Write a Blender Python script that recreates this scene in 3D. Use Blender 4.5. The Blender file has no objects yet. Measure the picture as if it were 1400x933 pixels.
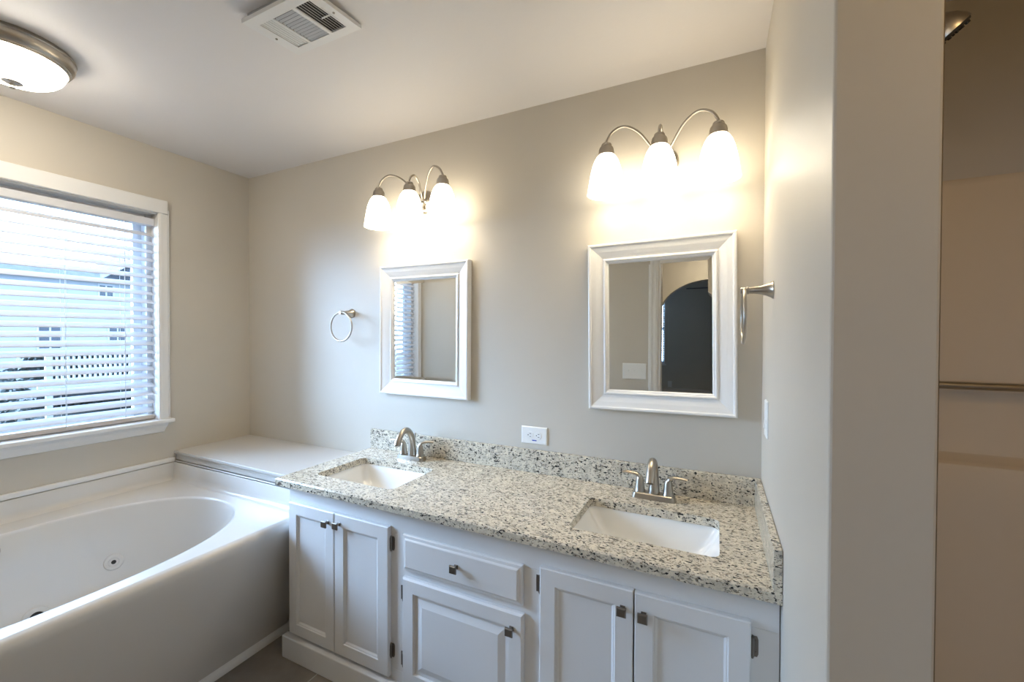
import bpy, bmesh, math, random
from math import pi, sin, cos, radians as rad
from mathutils import Vector, Matrix
random.seed(7)
SC = bpy.context.scene
COL = SC.collection

# ------------------------------------------------------------------ camera, world, lights, exposure
YAW, PITCH, ROLL, CAMZ, FPX = .4512, -.0126, -.0033, 1.398, 578.45
cam_d = bpy.data.cameras.new('camera')
cam = bpy.data.objects.new('camera', cam_d); COL.objects.link(cam)
cam_d.sensor_width = 36; cam_d.lens = FPX / 1400 * 36; cam_d.clip_start = .02; cam_d.clip_end = 300
cam.matrix_world = (Matrix.Translation((0, 0, CAMZ)) @ Matrix.Rotation(YAW, 4, 'Z') @ Matrix.Rotation(pi/2 + PITCH, 4, 'X')
                    @ Matrix.Rotation(-ROLL, 4, 'Z'))
SC.camera = cam
SC.view_settings.view_transform = 'Standard'
SC.view_settings.look = 'None'
SC.view_settings.exposure = 0.26
SC.view_settings.gamma = 1.0
SC.view_settings.use_curve_mapping = False

SKY_COLOR, SKY_STRENGTH = (.46, .67, 1.0), 6.0
SKY_GLOW, GLOW_DIR = 9.5, (-.72, -.66, .18)
SHADE_COLOR, SHADE_STRENGTH = (1.0, .90, .71), 5.7
BULB_STRENGTH = 15.0
DOME_COLOR, DOME_STRENGTH = (1.0, .91, .76), 28.0
SHOWER_FILL_COLOR, SHOWER_FILL_STRENGTH = (1.0, .70, .34), 12.0
HALL_FILL_COLOR, HALL_FILL_STRENGTH = (1.0, .84, .60), 34.0
BULB_COLOR = (1.0, .87, .65)

world = bpy.data.worlds.new('sky'); SC.world = world; world.use_nodes = True
bg = world.node_tree.nodes['Background']
bg.inputs[0].default_value = (*SKY_COLOR, 1)
# overcast sky; glow low on the garden side is added to light the back wall
_wt = world.node_tree; _tc = _wt.nodes.new('ShaderNodeTexCoord'); _dot = _wt.nodes.new('ShaderNodeVectorMath'); _dot.operation = 'DOT_PRODUCT'
_dot.inputs[1].default_value = Vector(GLOW_DIR).normalized()
_wt.links.new(_tc.outputs['Generated'], _dot.inputs[0])
_nodes = []
for op, val in (('MAXIMUM', 0), ('POWER', 4), ('MULTIPLY', SKY_GLOW * SKY_STRENGTH), ('ADD', SKY_STRENGTH)):
    n = _wt.nodes.new('ShaderNodeMath'); n.operation = op; n.inputs[1].default_value = val
    _wt.links.new(_nodes[-1].outputs[0] if _nodes else _dot.outputs['Value'], n.inputs[0]); _nodes.append(n)
_wt.links.new(_nodes[-1].outputs[0], bg.inputs[1])

def portal(name, loc, rot, sx, sy):
    l = bpy.data.lights.new(name, 'AREA'); l.shape = 'RECTANGLE'; l.size = sx; l.size_y = sy
    o = bpy.data.objects.new(name, l); COL.objects.link(o); o.location = loc; o.rotation_euler = rot
    l.cycles.is_portal = True
portal('window_daylight', (-2.96, .64, 1.5), (0, -pi/2, 0), 1.15, 1.28)
portal('bedroom_daylight', (-1.3, -5.12, 1.55), (pi/2, 0, 0), .9, 1.4)

# ------------------------------------------------------------------ materials
def mat(name, color=(.8, .8, .8), rough=.5, metal=0., coat=0., spec=.5, bump=0., bscale=60., vary=0., vscale=3., emit=None, estr=0., aniso=0.):
    m = bpy.data.materials.new(name); m.use_nodes = True
    nt = m.node_tree; b = nt.nodes['Principled BSDF']
    b.inputs['Base Color'].default_value = (*color, 1); b.inputs['Roughness'].default_value = rough
    b.inputs['Metallic'].default_value = metal; b.inputs['Coat Weight'].default_value = coat
    b.inputs['Coat Roughness'].default_value = .08
    b.inputs['Specular IOR Level'].default_value = spec
    tc = nt.nodes.new('ShaderNodeTexCoord')
    if vary:
        n = nt.nodes.new('ShaderNodeTexNoise'); n.inputs['Scale'].default_value = vscale; n.inputs['Detail'].default_value = 4
        nt.links.new(tc.outputs['Object'], n.inputs['Vector'])
        r = nt.nodes.new('ShaderNodeMapRange'); r.inputs['From Min'].default_value = .3; r.inputs['From Max'].default_value = .7
        r.inputs['To Min'].default_value = 1 - vary; r.inputs['To Max'].default_value = 1 + vary
        nt.links.new(n.outputs['Fac'], r.inputs['Value'])
        mx = nt.nodes.new('ShaderNodeMix'); mx.data_type = 'RGBA'; mx.blend_type = 'MULTIPLY'; mx.inputs[0].default_value = 1
        mx.inputs[6].default_value = (*color, 1); nt.links.new(r.outputs[0], mx.inputs[7]); nt.links.new(mx.outputs[2], b.inputs['Base Color'])
    if bump:
        n = nt.nodes.new('ShaderNodeTexNoise'); n.inputs['Scale'].default_value = bscale; n.inputs['Detail'].default_value = 3
        nt.links.new(tc.outputs['Object'], n.inputs['Vector'])
        bp = nt.nodes.new('ShaderNodeBump'); bp.inputs['Strength'].default_value = bump; bp.inputs['Distance'].default_value = .002
        nt.links.new(n.outputs['Fac'], bp.inputs['Height']); nt.links.new(bp.outputs[0], b.inputs['Normal'])
    if emit:
        b.inputs['Emission Color'].default_value = (*emit, 1); b.inputs['Emission Strength'].default_value = estr
    return m

M = {}
M['wall'] = mat('wall_paint', (.595, .545, .465), .47, bump=.10, bscale=45, vary=.012, spec=.5)
M['ceiling'] = mat('ceiling_paint', (.75, .715, .69), .6, bump=.15, bscale=70)
M['trim'] = mat('trim_paint', (.80, .79, .77), .3, bump=.05, bscale=20)
M['vanity'] = mat('vanity_paint', (.78, .775, .77), .32, bump=.12, bscale=25, vary=.01)
M['tub'] = mat('tub_acrylic', (.70, .68, .65), .24, coat=.2)
M['deck'] = mat('deck_laminate', (.57, .545, .51), .35)
M['ceramic'] = mat('sink_porcelain', (.86, .85, .82), .08, coat=.5)
M['nickel'] = mat('brushed_nickel', (.44, .40, .345), .32, metal=1)
M['dark_nickel'] = mat('dark_nickel', (.25, .225, .20), .38, metal=1)
M['mirror'] = mat('mirror_silver', (.86, .88, .87), 0.0, metal=1)
M['mirror_frame'] = mat('mirror_frame_paint', (.83, .82, .80), .28)
M['plastic'] = mat('white_plastic', (.85, .84, .81), .3)
M['slot'] = mat('dark_slot', (.02, .02, .02), .6)
M['sticker'] = mat('blue_sticker', (.03, .07, .36), .5)
M['blind'] = mat('blind_vinyl', (.70, .70, .72), .4)
M['blind_rail'] = mat('blind_bottom_rail', (.56, .51, .46), .45)
M['sash'] = mat('window_vinyl', (.82, .83, .85), .35)
M['cord'] = mat('white_cord', (.8, .8, .78), .7)
M['surround'] = mat('shower_fibreglass', (.74, .62, .46), .25, coat=.3)
M['vent'] = mat('vent_enamel', (.76, .75, .73), .4)
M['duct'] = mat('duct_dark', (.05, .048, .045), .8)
M['duct_metal'] = mat('duct_metal', (.36, .37, .39), .5)
M['brass'] = mat('screw_metal', (.4, .38, .34), .4, metal=1)
M['siding'] = mat('house_siding', (.42, .425, .43), .6)
M['roof'] = mat('roof_shingles', (.035, .037, .042), .8, vary=.5, vscale=2.2)
M['house_glass'] = mat('house_glass', (.06, .07, .085), .2)
M['house_trim'] = mat('house_trim', (.5, .5, .5), .5)
M['gutter'] = mat('gutter_dark', (.01, .01, .012), .5)
M['rail'] = mat('deck_rail_paint', (.42, .42, .43), .6)
M['deckwood'] = mat('deck_wood_dark', (.008, .008, .009), .7, vary=.3, vscale=4)
M['leaf'] = mat('shrub_leaves', (.012, .020, .016), .6, vary=.6, vscale=5)
M['bark'] = mat('bark', (.018, .016, .014), .8, vary=.3, vscale=8)
M['lawn'] = mat('lawn', (.016, .019, .013), .9, vary=.4, vscale=1.2)
M['carpet'] = mat('carpet', (.32, .29, .25), .95, bump=.5, bscale=300)
M['fan'] = mat('fan_blade', (.03, .022, .018), .4)
M['glassbulb'] = mat('bulb_glow', (1, .95, .85), .4, emit=BULB_COLOR, estr=BULB_STRENGTH)

def shade_mat(name, strength, base, color=SHADE_COLOR):
    m = mat(name, base, .25, coat=.3)
    nt = m.node_tree; b = nt.nodes['Principled BSDF']
    b.inputs['Emission Color'].default_value = (*color, 1)
    b.inputs['Emission Strength'].default_value = strength
    return m
M['shade'] = shade_mat('frosted_glass_shade', SHADE_STRENGTH, (.85, .83, .8))
M['dome'] = shade_mat('ribbed_glass_dome', DOME_STRENGTH, (.85, .83, .8), DOME_COLOR)
M['shower_fill'] = shade_mat('shower_fill_glass', SHOWER_FILL_STRENGTH, (.85, .83, .8), SHOWER_FILL_COLOR)
M['hall_fill'] = shade_mat('hall_fill_glass', HALL_FILL_STRENGTH, (.85, .83, .8), HALL_FILL_COLOR)

def pane_mat():
    m = bpy.data.materials.new('window_glass'); m.use_nodes = True; nt = m.node_tree; nt.nodes.clear()
    o = nt.nodes.new('ShaderNodeOutputMaterial'); t = nt.nodes.new('ShaderNodeBsdfTransparent'); g = nt.nodes.new('ShaderNodeBsdfGlossy')
    g.inputs['Roughness'].default_value = .02
    t.inputs[0].default_value = (.93, .96, .97, 1)
    mx = nt.nodes.new('ShaderNodeMixShader'); f = nt.nodes.new('ShaderNodeFresnel'); f.inputs[0].default_value = 1.3
    nt.links.new(f.outputs[0], mx.inputs[0]); nt.links.new(t.outputs[0], mx.inputs[1]); nt.links.new(g.outputs[0], mx.inputs[2])
    nt.links.new(mx.outputs[0], o.inputs[0]); return m
M['pane'] = pane_mat()

def granite():
    m = bpy.data.materials.new('speckled_granite'); m.use_nodes = True; nt = m.node_tree; b = nt.nodes['Principled BSDF']
    L = nt.links.new; N = nt.nodes.new
    tc = N('ShaderNodeTexCoord')
    def stretched(sc, off=0):
        mp = N('ShaderNodeMapping'); mp.inputs['Scale'].default_value = sc; mp.inputs['Location'].default_value = (off, off*.7, off*.3)
        mp.inputs['Rotation'].default_value = (0, 0, .12)
        L(tc.outputs['Object'], mp.inputs['Vector']); return mp.outputs[0]
    def noise(v, scale, detail=3, rough=.6):
        n = N('ShaderNodeTexNoise'); n.inputs['Scale'].default_value = scale; n.inputs['Detail'].default_value = detail
        n.inputs['Roughness'].default_value = rough; L(v, n.inputs['Vector']); return n.outputs['Fac']
    def ramp(f, p0, p1):
        r = N('ShaderNodeMapRange'); r.inputs['From Min'].default_value = p0; r.inputs['From Max'].default_value = p1; r.clamp = True
        L(f, r.inputs['Value']); return r.outputs[0]
    def mix(f, a, c):
        x = N('ShaderNodeMix'); x.data_type = 'RGBA'; L(f, x.inputs[0])
        if isinstance(a, tuple): x.inputs[6].default_value = (*a, 1)
        else: L(a, x.inputs[6])
        x.inputs[7].default_value = (*c, 1); return x.outputs[2]
    base = mix(ramp(noise(stretched((1, 1, 1)), 40, 4), .38, .72), (.75, .675, .535), (.48, .425, .34))
    base = mix(ramp(noise(stretched((1, 1, 1), 3), 105, 3), .58, .67), base, (.27, .245, .22))
    base = mix(ramp(noise(stretched((.65, 1, 1), 9), 165, 2), .60, .66), base, (.20, .15, .10))
    cl = ramp(noise(stretched((1, 1, 1), 21), 9, 3), .40, .62)
    spk = ramp(noise(stretched((.6, 1.15, 1.0), 5), 128, 2, .5), .605, .64)
    base = mix(spk, base, (.025, .024, .024))
    s2 = N('ShaderNodeMath'); s2.operation = 'MULTIPLY'
    L(ramp(noise(stretched((.55, 1.2, 1.1), 14), 88, 3, .55), .59, .62), s2.inputs[0]); L(cl, s2.inputs[1])
    base = mix(s2.outputs[0], base, (.035, .032, .03))
    L(base, b.inputs['Base Color']); b.inputs['Roughness'].default_value = .16; b.inputs['Specular IOR Level'].default_value = .5
    return m
M['granite'] = granite()

def tile_mat():
    m = bpy.data.materials.new('floor_tile'); m.use_nodes = True; nt = m.node_tree; b = nt.nodes['Principled BSDF']
    L = nt.links.new; N = nt.nodes.new
    tc = N('ShaderNodeTexCoord'); mp = N('ShaderNodeMapping'); mp.inputs['Location'].default_value = (1.471, -.9, 0)
    L(tc.outputs['Object'], mp.inputs['Vector'])
    br = N('ShaderNodeTexBrick'); br.offset = 0; br.squash = 1
    br.inputs['Scale'].default_value = 1; br.inputs['Brick Width'].default_value = .46; br.inputs['Row Height'].default_value = .46
    br.inputs['Mortar Size'].default_value = .0028; br.inputs['Mortar Smooth'].default_value = .1
    br.inputs['Mortar'].default_value = (.42, .40, .37, 1)
    L(mp.outputs[0], br.inputs['Vector'])
    n = N('ShaderNodeTexNoise'); n.inputs['Scale'].default_value = 7; n.inputs['Detail'].default_value = 6; L(tc.outputs['Object'], n.inputs['Vector'])
    cr = N('ShaderNodeValToRGB'); cr.color_ramp.elements[0].position = .3; cr.color_ramp.elements[1].position = .75
    cr.color_ramp.elements[0].color = (.20, .175, .15, 1); cr.color_ramp.elements[1].color = (.33, .29, .25, 1)
    L(n.outputs['Fac'], cr.inputs[0]); L(cr.outputs[0], br.inputs['Color1']); L(cr.outputs[0], br.inputs['Color2'])
    L(br.outputs['Color'], b.inputs['Base Color']); b.inputs['Roughness'].default_value = .4
    bp = N('ShaderNodeBump'); bp.inputs['Strength'].default_value = .4; bp.inputs['Distance'].default_value = .002; bp.invert = True
    L(br.outputs['Fac'], bp.inputs['Height']); L(bp.outputs[0], b.inputs['Normal'])
    return m
M['tile'] = tile_mat()

# ------------------------------------------------------------------ mesh helpers
class MB:
    """collects primitives; build() links them as one mesh object"""
    def __init__(s): s.bm = bmesh.new()
    def verts(s, pts): return [s.bm.verts.new(p) for p in pts]
    def face(s, vs, smooth=False):
        try:
            f = s.bm.faces.new(vs); f.smooth = smooth; return f
        except ValueError: return None
    def box(s, x0, x1, y0, y1, z0, z1, bev=0., seg=1, mtx=None):
        t = bmesh.new(); bmesh.ops.create_cube(t, size=1)
        for v in t.verts:
            v.co = Vector(((x0+x1)/2 + v.co.x*(x1-x0), (y0+y1)/2 + v.co.y*(y1-y0), (z0+z1)/2 + v.co.z*(z1-z0)))
        if bev: bmesh.ops.bevel(t, geom=t.edges[:], offset=bev, segments=seg, affect='EDGES', profile=.5)
        if mtx: bmesh.ops.transform(t, matrix=mtx, verts=t.verts[:])
        s.merge(t); return s
    def merge(s, t, smooth=None):
        mp = {v: s.bm.verts.new(v.co) for v in t.verts}
        for f in t.faces:
            g = s.face([mp[v] for v in f.verts], f.smooth if smooth is None else smooth)
        t.free()
    def loft(s, rings, cap0=True, cap1=True, closed=True, smooth=True):
        vr = [s.verts(r) for r in rings]; n = len(vr[0])
        for a, b in zip(vr, vr[1:]):
            for i in range(n if closed else n-1):
                j = (i+1) % n; s.face([a[i], a[j], b[j], b[i]], smooth)
        if cap0: s.face(list(reversed(vr[0])), False)
        if cap1: s.face(vr[-1], False)
        return s
    def lathe(s, prof, o=(0, 0, 0), axis='Z', n=32, cap0=True, cap1=True, mtx=None, smooth=True):
        rings = []
        for r, h in prof:
            ring = []
            for i in range(n):
                a = 2*pi*i/n; c, d = r*cos(a), r*sin(a)
                p = {'Z': (c, d, h), 'Y': (d, h, c), 'X': (h, c, d)}[axis]
                p = Vector(p)
                if mtx: p = mtx @ p
                ring.append(p + Vector(o))
            rings.append(ring)
        return s.loft(rings, cap0, cap1, smooth=smooth)
    def tube(s, pts, r, n=12, cap=True, closed=False, flat=1.):
        pts = [Vector(p) for p in pts]; N = len(pts)
        rs = r if isinstance(r, (list, tuple)) else [r]*N
        tang = []
        for i in range(N):
            a = pts[(i-1) % N] if (closed or i > 0) else pts[i]; b = pts[(i+1) % N] if (closed or i < N-1) else pts[i]
            tang.append((b-a).normalized())
        up = Vector((0, 0, 1)) if abs(tang[0].z) < .9 else Vector((1, 0, 0))
        nrm = (up - up.dot(tang[0])*tang[0]).normalized(); rings = []
        for i in range(N):
            nrm = (nrm - nrm.dot(tang[i])*tang[i]).normalized(); bi = tang[i].cross(nrm)
            rings.append([pts[i] + rs[i]*(cos(2*pi*k/n)*nrm*flat + sin(2*pi*k/n)*bi) for k in range(n)])
        if closed: rings.append(rings[0])
        return s.loft(rings, cap and not closed, cap and not closed)
    def rect_sweep(s, x0, x1, z0, z1, prof, cap=True, back=True, smooth=False):
        """rings of a rectangle in the XZ plane: prof = [(inset, y)]"""
        rings = [[(x0+i, y, z0+i), (x1-i, y, z0+i), (x1-i, y, z1-i), (x0+i, y, z1-i)] for i, y in prof]
        return s.loft(rings, back, cap, smooth=smooth)
    def slab(s, outer, holes, z0, z1, ease=0.):
        """flat plate with holes; loops in XY"""
        def fill(z, o2):
            es = []; loops = []
            for lp in [o2] + holes:
                vs = s.verts([(x, y, z) for x, y in lp]); loops.append(vs)
                es += [s.bm.edges.new((vs[i], vs[(i+1) % len(vs)])) for i in range(len(vs))]
            bmesh.ops.triangle_fill(s.bm, use_beauty=True, use_dissolve=True, edges=es)
            return loops
        def inset(lp, d):
            cx = sum(p[0] for p in lp)/len(lp); cy = sum(p[1] for p in lp)/len(lp)
            return [(x - math.copysign(d, x-cx), y - math.copysign(d, y-cy)) for x, y in lp]
        top = fill(z1, inset(outer, ease) if ease else outer); bot = fill(z0, outer)
        if ease:
            mid = s.verts([(x, y, z1-ease) for x, y in outer]); n = len(mid)
            for i in range(n):
                j = (i+1) % n
                s.face([top[0][i], top[0][j], mid[j], mid[i]]); s.face([mid[i], mid[j], bot[0][j], bot[0][i]])
        for k, (a, b) in enumerate(zip(top, bot)):
            if k == 0 and ease: continue
            for i in range(len(a)):
                j = (i+1) % len(a); s.face([a[i], a[j], b[j], b[i]], k > 0)
        return s
    def build(s, name, material, parent=None, **props):
        bm = s.bm; bmesh.ops.recalc_face_normals(bm, faces=bm.faces[:])
        for e in bm.edges:
            if len(e.link_faces) == 2 and e.calc_face_angle(0) > rad(38): e.smooth = False
        off = Vector((0, 0, 0)); p = parent
        while p is not None: off += p.location; p = p.parent
        if off.length: bmesh.ops.translate(bm, vec=-off, verts=bm.verts[:])
        me = bpy.data.meshes.new(name); bm.to_mesh(me); bm.free()
        me.materials.append(material)
        o = bpy.data.objects.new(name, me); COL.objects.link(o); o.parent = parent
        for k, v in props.items(): o[k] = v
        return o
def thing(name, label, cat, loc=(0, 0, 0), group=None):
    o = bpy.data.objects.new(name, None); COL.objects.link(o); o.location = loc; o.empty_display_size = .1
    o['label'] = label; o['category'] = cat
    if group: o['group'] = group
    return o
def struct(name, mb, m, parent=None):
    o = mb.build(name, m, parent)
    if parent is None: o['kind'] = 'structure'
    return o
def copy_tree(o, loc, label):
    def rec(src, par):
        c = src.copy(); COL.objects.link(c); c.parent = par
        for ch in [x for x in SC.objects if x.parent == src]: rec(ch, c)
        return c
    r = rec(o, None); r.location = loc; r['label'] = label; return r
def rrect(x0, x1, y0, y1, r, n=6):
    out = []
    for cx, cy, a0 in ((x1-r, y0+r, -pi/2), (x1-r, y1-r, 0), (x0+r, y1-r, pi/2), (x0+r, y0+r, pi)):
        for i in range(n+1):
            a = a0 + pi/2*i/n; out.append((cx + r*cos(a), cy + r*sin(a)))
    return out
def arc(c, r, a0, a1, n, plane='xz', k=0.):
    out = []
    for i in range(n+1):
        a = a0 + (a1-a0)*i/n; u, v = r*cos(a), r*sin(a)
        out.append({'xz': (c[0]+u, c[1], c[2]+v), 'yz': (c[0], c[1]+u, c[2]+v), 'xy': (c[0]+u, c[1]+v, c[2])}[plane])
    return out
def catmull(pts, m=6):
    P = [Vector(p) for p in pts]; P = [2*P[0]-P[1]] + P + [2*P[-1]-P[-2]]; out = []
    for i in range(1, len(P)-2):
        a, b, c, d = P[i-1], P[i], P[i+1], P[i+2]
        for k in range(m):
            t = k/m; out.append(.5*((2*b) + (c-a)*t + (2*a-5*b+4*c-d)*t*t + (3*b-a-3*c+d)*t**3))
    out.append(P[-2]); return out
def lerp_list(vals, n):
    out = []
    for i in range(n):
        t = i/(n-1)*(len(vals)-1); k = min(int(t), len(vals)-2); out.append(vals[k] + (vals[k+1]-vals[k])*(t-k))
    return out

# ------------------------------------------------------------------ room shell
D, XL, XR, CZ = 1.783, -2.817, .149, 2.44
XP = .269            # far face of the partition
XE = 1.20            # wall beyond the shower
YE = .7595           # end of the partition
YF = -.06            # wall behind the camera, with the door opening
X0o, X1o = -.43, .47 # door opening

struct('floor', MB().box(XL-.15, XE+.12, YF-.12, D+.12, -.1, 0), M['tile'])
struct('ceiling', MB().box(XL-.15, XE+.12, YF-.12, D+.12, CZ, CZ+.1), M['ceiling'])
struct('wall_back', MB().box(XL-.15, XE+.12, D, D+.12, 0, CZ), M['wall'])
WY0, WY1, WZ0, WZ1 = .0, 1.272, .920, 2.075   # window opening
m = MB()
m.box(XL-.15, XL, YF-.12, WY0, 0, CZ); m.box(XL-.15, XL, WY1, D, 0, CZ)
m.box(XL-.15, XL, WY0, WY1, 0, WZ0); m.box(XL-.15, XL, WY0, WY1, WZ1, CZ)
struct('wall_left', m, M['wall'])
struct('wall_right', MB().box(XR, XP, YE, D, 0, CZ, bev=.004, seg=2), M['wall'])
struct('wall_shower', MB().box(XE, XE+.12, YF, D, 0, CZ), M['wall'])
m = MB(); m.box(XL, X0o, YF-.12, YF, 0, CZ); m.box(X1o, XE, YF-.12, YF, 0, CZ); m.box(X0o, X1o, YF-.12, YF, 2.24, CZ)
struct('wall_front', m, M['wall'])
# door casing on the wall behind the camera (seen in the mirror)
dr = bpy.data.objects.new('door_1', None); COL.objects.link(dr); dr['kind'] = 'structure'
m = MB()
for xa, xb in ((X0o-.075, X0o), (X1o, X1o+.075)):
    m.box(xa, xb, YF, YF+.016, 0, 2.315, bev=.003)
    m.box(xa+.012, xa+.03, YF+.016, YF+.022, 0, 2.30, bev=.002); m.box(xb-.03, xb-.012, YF+.016, YF+.020, 0, 2.30, bev=.002)
m.box(X0o, X1o, YF, YF+.016, 2.24, 2.315, bev=.003)
m.build('casing', M['trim'], dr)
m = MB(); m.box(X0o, X0o+.018, YF-.12, YF, 0, 2.24); m.box(X1o-.018, X1o, YF-.12, YF, 0, 2.24); m.box(X0o+.018, X1o-.018, YF-.12, YF, 2.222, 2.24)
m.build('jamb', M['trim'], dr)

# hall and bedroom behind the camera, seen through the mirror
HY, BY = -2.0, -5.0
struct('floor_hall', MB().box(-2.6, 2.0, BY-.12, YF-.12, -.1, -.002), M['carpet'])
struct('ceiling_hall', MB().box(-2.6, 2.0, BY-.12, YF-.12, CZ, CZ+.1), M['ceiling'])
struct('wall_hall_left', MB().box(-1.40, -1.28, HY, YF-.12, 0, CZ), M['wall'])
struct('wall_hall_right', MB().box(1.3, 1.42, HY, YF-.12, 0, CZ), M['wall'])
m = MB()   # arched opening
ax0, ax1, spring, rise = -.645, .545, 1.67, .41
pts = [(ax0 + (ax1-ax0)*(.5-.5*cos(pi*i/24))) for i in range(25)]
top = []
for x in pts:
    u = (x-(ax0+ax1)/2)/((ax1-ax0)/2); top.append((x, spring + rise*math.sqrt(max(0, 1-u*u))))
poly = [(-2.6, 0), (ax0, 0)] + top + [(ax1, 0), (2.0, 0), (2.0, CZ), (-2.6, CZ)]
def arch_face(y):
    bmx = m.bm; vs = m.verts([(x, y, z) for x, z in poly]); es = [bmx.edges.new((vs[i], vs[(i+1) % len(vs)])) for i in range(len(vs))]
    bmesh.ops.triangle_fill(bmx, use_beauty=True, use_dissolve=True, edges=es); return vs
a, b = arch_face(HY), arch_face(HY-.12)
for i in range(len(a)):
    j = (i+1) % len(a); m.face([a[i], a[j], b[j], b[i]])
struct('wall_arch', m, M['wall'])
struct('wall_bedroom_left', MB().box(-2.72, -2.6, BY, HY-.12, 0, CZ), M['wall'])
struct('wall_bedroom_right', MB().box(2.0, 2.12, BY, HY-.12, 0, CZ), M['wall'])
bx0, bx1, bz0, bz1 = -1.75, -.90, .87, 2.2
m = MB(); m.box(-2.6, bx0, BY-.12, BY, 0, CZ); m.box(bx1, 2.0, BY-.12, BY, 0, CZ); m.box(bx0, bx1, BY-.12, BY, 0, bz0); m.box(bx0, bx1, BY-.12, BY, bz1, CZ)
struct('wall_bedroom_back', m, M['wall'])
struct('baseboard_bedroom', MB().box(-2.6, 2.0, BY, BY+.015, 0, .13, bev=.004), M['trim'])
w2 = bpy.data.objects.new('window_2', None); COL.objects.link(w2); w2['kind'] = 'structure'
m = MB(); m.box(bx0, bx0+.04, BY-.1, BY-.05, bz0, bz1); m.box(bx1-.04, bx1, BY-.1, BY-.05, bz0, bz1); m.box(bx0+.04, bx1-.04, BY-.1, BY-.05, bz0, bz0+.04)
m.box(bx0+.04, bx1-.04, BY-.1, BY-.05, bz1-.04, bz1); m.box(bx0+.04, bx1-.04, BY-.1, BY-.05, 1.52, 1.56); m.build('sash', M['sash'], w2)
MB().box(bx0-.03, bx1+.03, BY, BY+.04, bz0-.03, bz0, bev=.004).build('sill', M['trim'], w2)
MB().box(bx0+.04, bx1-.04, BY-.078, BY-.074, bz0+.04, bz1-.04).build('pane', M['pane'], w2)
bl = thing('window_blind', 'white slatted blind on the dark bedroom window seen in the larger mirror', 'blind', ((bx0+bx1)/2, BY-.03, bz0))
m = MB()
z = bz0+.03
while z < bz1-.06:
    m.box(bx0+.008, bx1-.008, -.022, .022, -.0012, .0012, mtx=Matrix.Translation((0, BY-.024, z)) @ Matrix.Rotation(.35, 4, 'X')); z += .044
m.build('slats', M['blind'], bl)
MB().box(bx0+.006, bx1-.006, BY-.047, BY-.003, bz1-.05, bz1-.002).build('headrail', M['blind'], bl)

# ------------------------------------------------------------------ window over the tub
w = bpy.data.objects.new('window_1', None); COL.objects.link(w); w['kind'] = 'structure'; w.location = (XL, .64, WZ0)
m = MB(); m.box(XL, XL+.022, -.05, 1.310, WZ1, 2.150, bev=.003); m.build('head_casing', M['trim'], w)
for ya, yb in ((1.266, 1.312), (-.045, .006)):
    m = MB(); m.box(XL, XL+.016, ya, yb, WZ0, WZ1, bev=.003)
    if ya > 1: m.box(XL, XL+.012, yb, yb+.008, WZ0, 2.10, bev=.002)
    m.box(XL+.016, XL+.019, ya+.006, ya+.018, WZ0, WZ1, bev=.001); m.build('side_casing', M['trim'], w)
m = MB(); m.box(XL-.1, XL+.045, -.05, 1.330, WZ0-.020, WZ0+.002, bev=.006, seg=3); m.build('stool', M['trim'], w)
m = MB()   # apron with returned ends
pr = [(0, WZ0-.020), (.020, WZ0-.020), (.020, WZ0-.035), (.014, WZ0-.05), (.010, WZ0-.068), (0, WZ0-.072)]
rings = []
for d, z in pr: rings.append([(XL+d, -.045+(.02-d)*.5, z), (XL+d, 1.308-(WZ0-.02-z)*.35, z)])
m.loft(rings, False, False, closed=False, smooth=False); m.build('apron', M['trim'], w)
m = MB()   # jamb lining
m.box(XL-.15, XL, WY1-.006, WY1, WZ0, WZ1); m.box(XL-.15, XL, WY0, WY0+.006, WZ0, WZ1); m.box(XL-.15, XL, WY0, WY1, WZ1-.006, WZ1)
m.build('jamb', M['trim'], w)
m = MB()   # double-hung sashes
xo = XL-.13
def sashframe(m, x, y0, y1, z0, z1, t):
    m.box(x-.015, x+.015, y0, y0+t, z0, z1, bev=.003); m.box(x-.015, x+.015, y1-t, y1, z0, z1, bev=.003)
    m.box(x-.015, x+.015, y0+t, y1-t, z0, z0+t, bev=.003); m.box(x-.015, x+.015, y0+t, y1-t, z1-t, z1, bev=.003)
sashframe(m, xo, .026, WY1-.026, WZ0+.004, WZ1-.012, .042)
m.build('sash', M['sash'], w)
m = MB()   # frame liner around the sashes
m.box(XL-.149, XL-.06, WY1-.03, WY1-.006, WZ0, WZ1-.006); m.box(XL-.149, XL-.06, WY0+.006, WY0+.03, WZ0, WZ1-.006); m.box(XL-.149, XL-.08, WY0+.03, WY1-.03, WZ1-.03, WZ1-.006)
m.build('frame', M['sash'], w)
m = MB(); m.box(xo-.002, xo+.002, .068, WY1-.068, WZ0+.046, WZ1-.054); m.build('pane', M['pane'], w)

# blind: slats, rails, cords
BX, TILT = XL-.048, rad(31)
bl = thing('window_blind', 'white two-inch slatted blind in the window above the bathtub, slats tilted half open', 'blind', (BX, .64, WZ0))
m = MB(); z = WZ0+.062; by0, by1 = .012, 1.262; k = 0
while z < WZ1-.085:
    rings = []
    for yy in (by0, by1):
        ring = []
        for u, h in ((-.0265, -.0012), (-.013, .0006), (0, .0014), (.013, .0006), (.0265, -.0012), (.0265, -.0038), (.013, -.0020), (0, -.0012), (-.013, -.0020), (-.0265, -.0038)):
            ring.append((BX + u*cos(TILT) + h*sin(TILT), yy, z - u*sin(TILT) + h*cos(TILT)))
        rings.append(ring)
    m.loft(rings, True, True, smooth=False); z += .0465; k += 1
m.build('slats', M['blind'], bl)
MB().box(BX-.028, BX+.028, by0-.003, by1+.003, WZ1-.070, WZ1-.030, bev=.003).build('headrail', M['blind'], bl)
MB().box(BX-.025, BX+.025, by0, by1, WZ0+.006, WZ0+.030, bev=.005, seg=2).build('bottom_rail', M['blind_rail'], bl)
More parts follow.
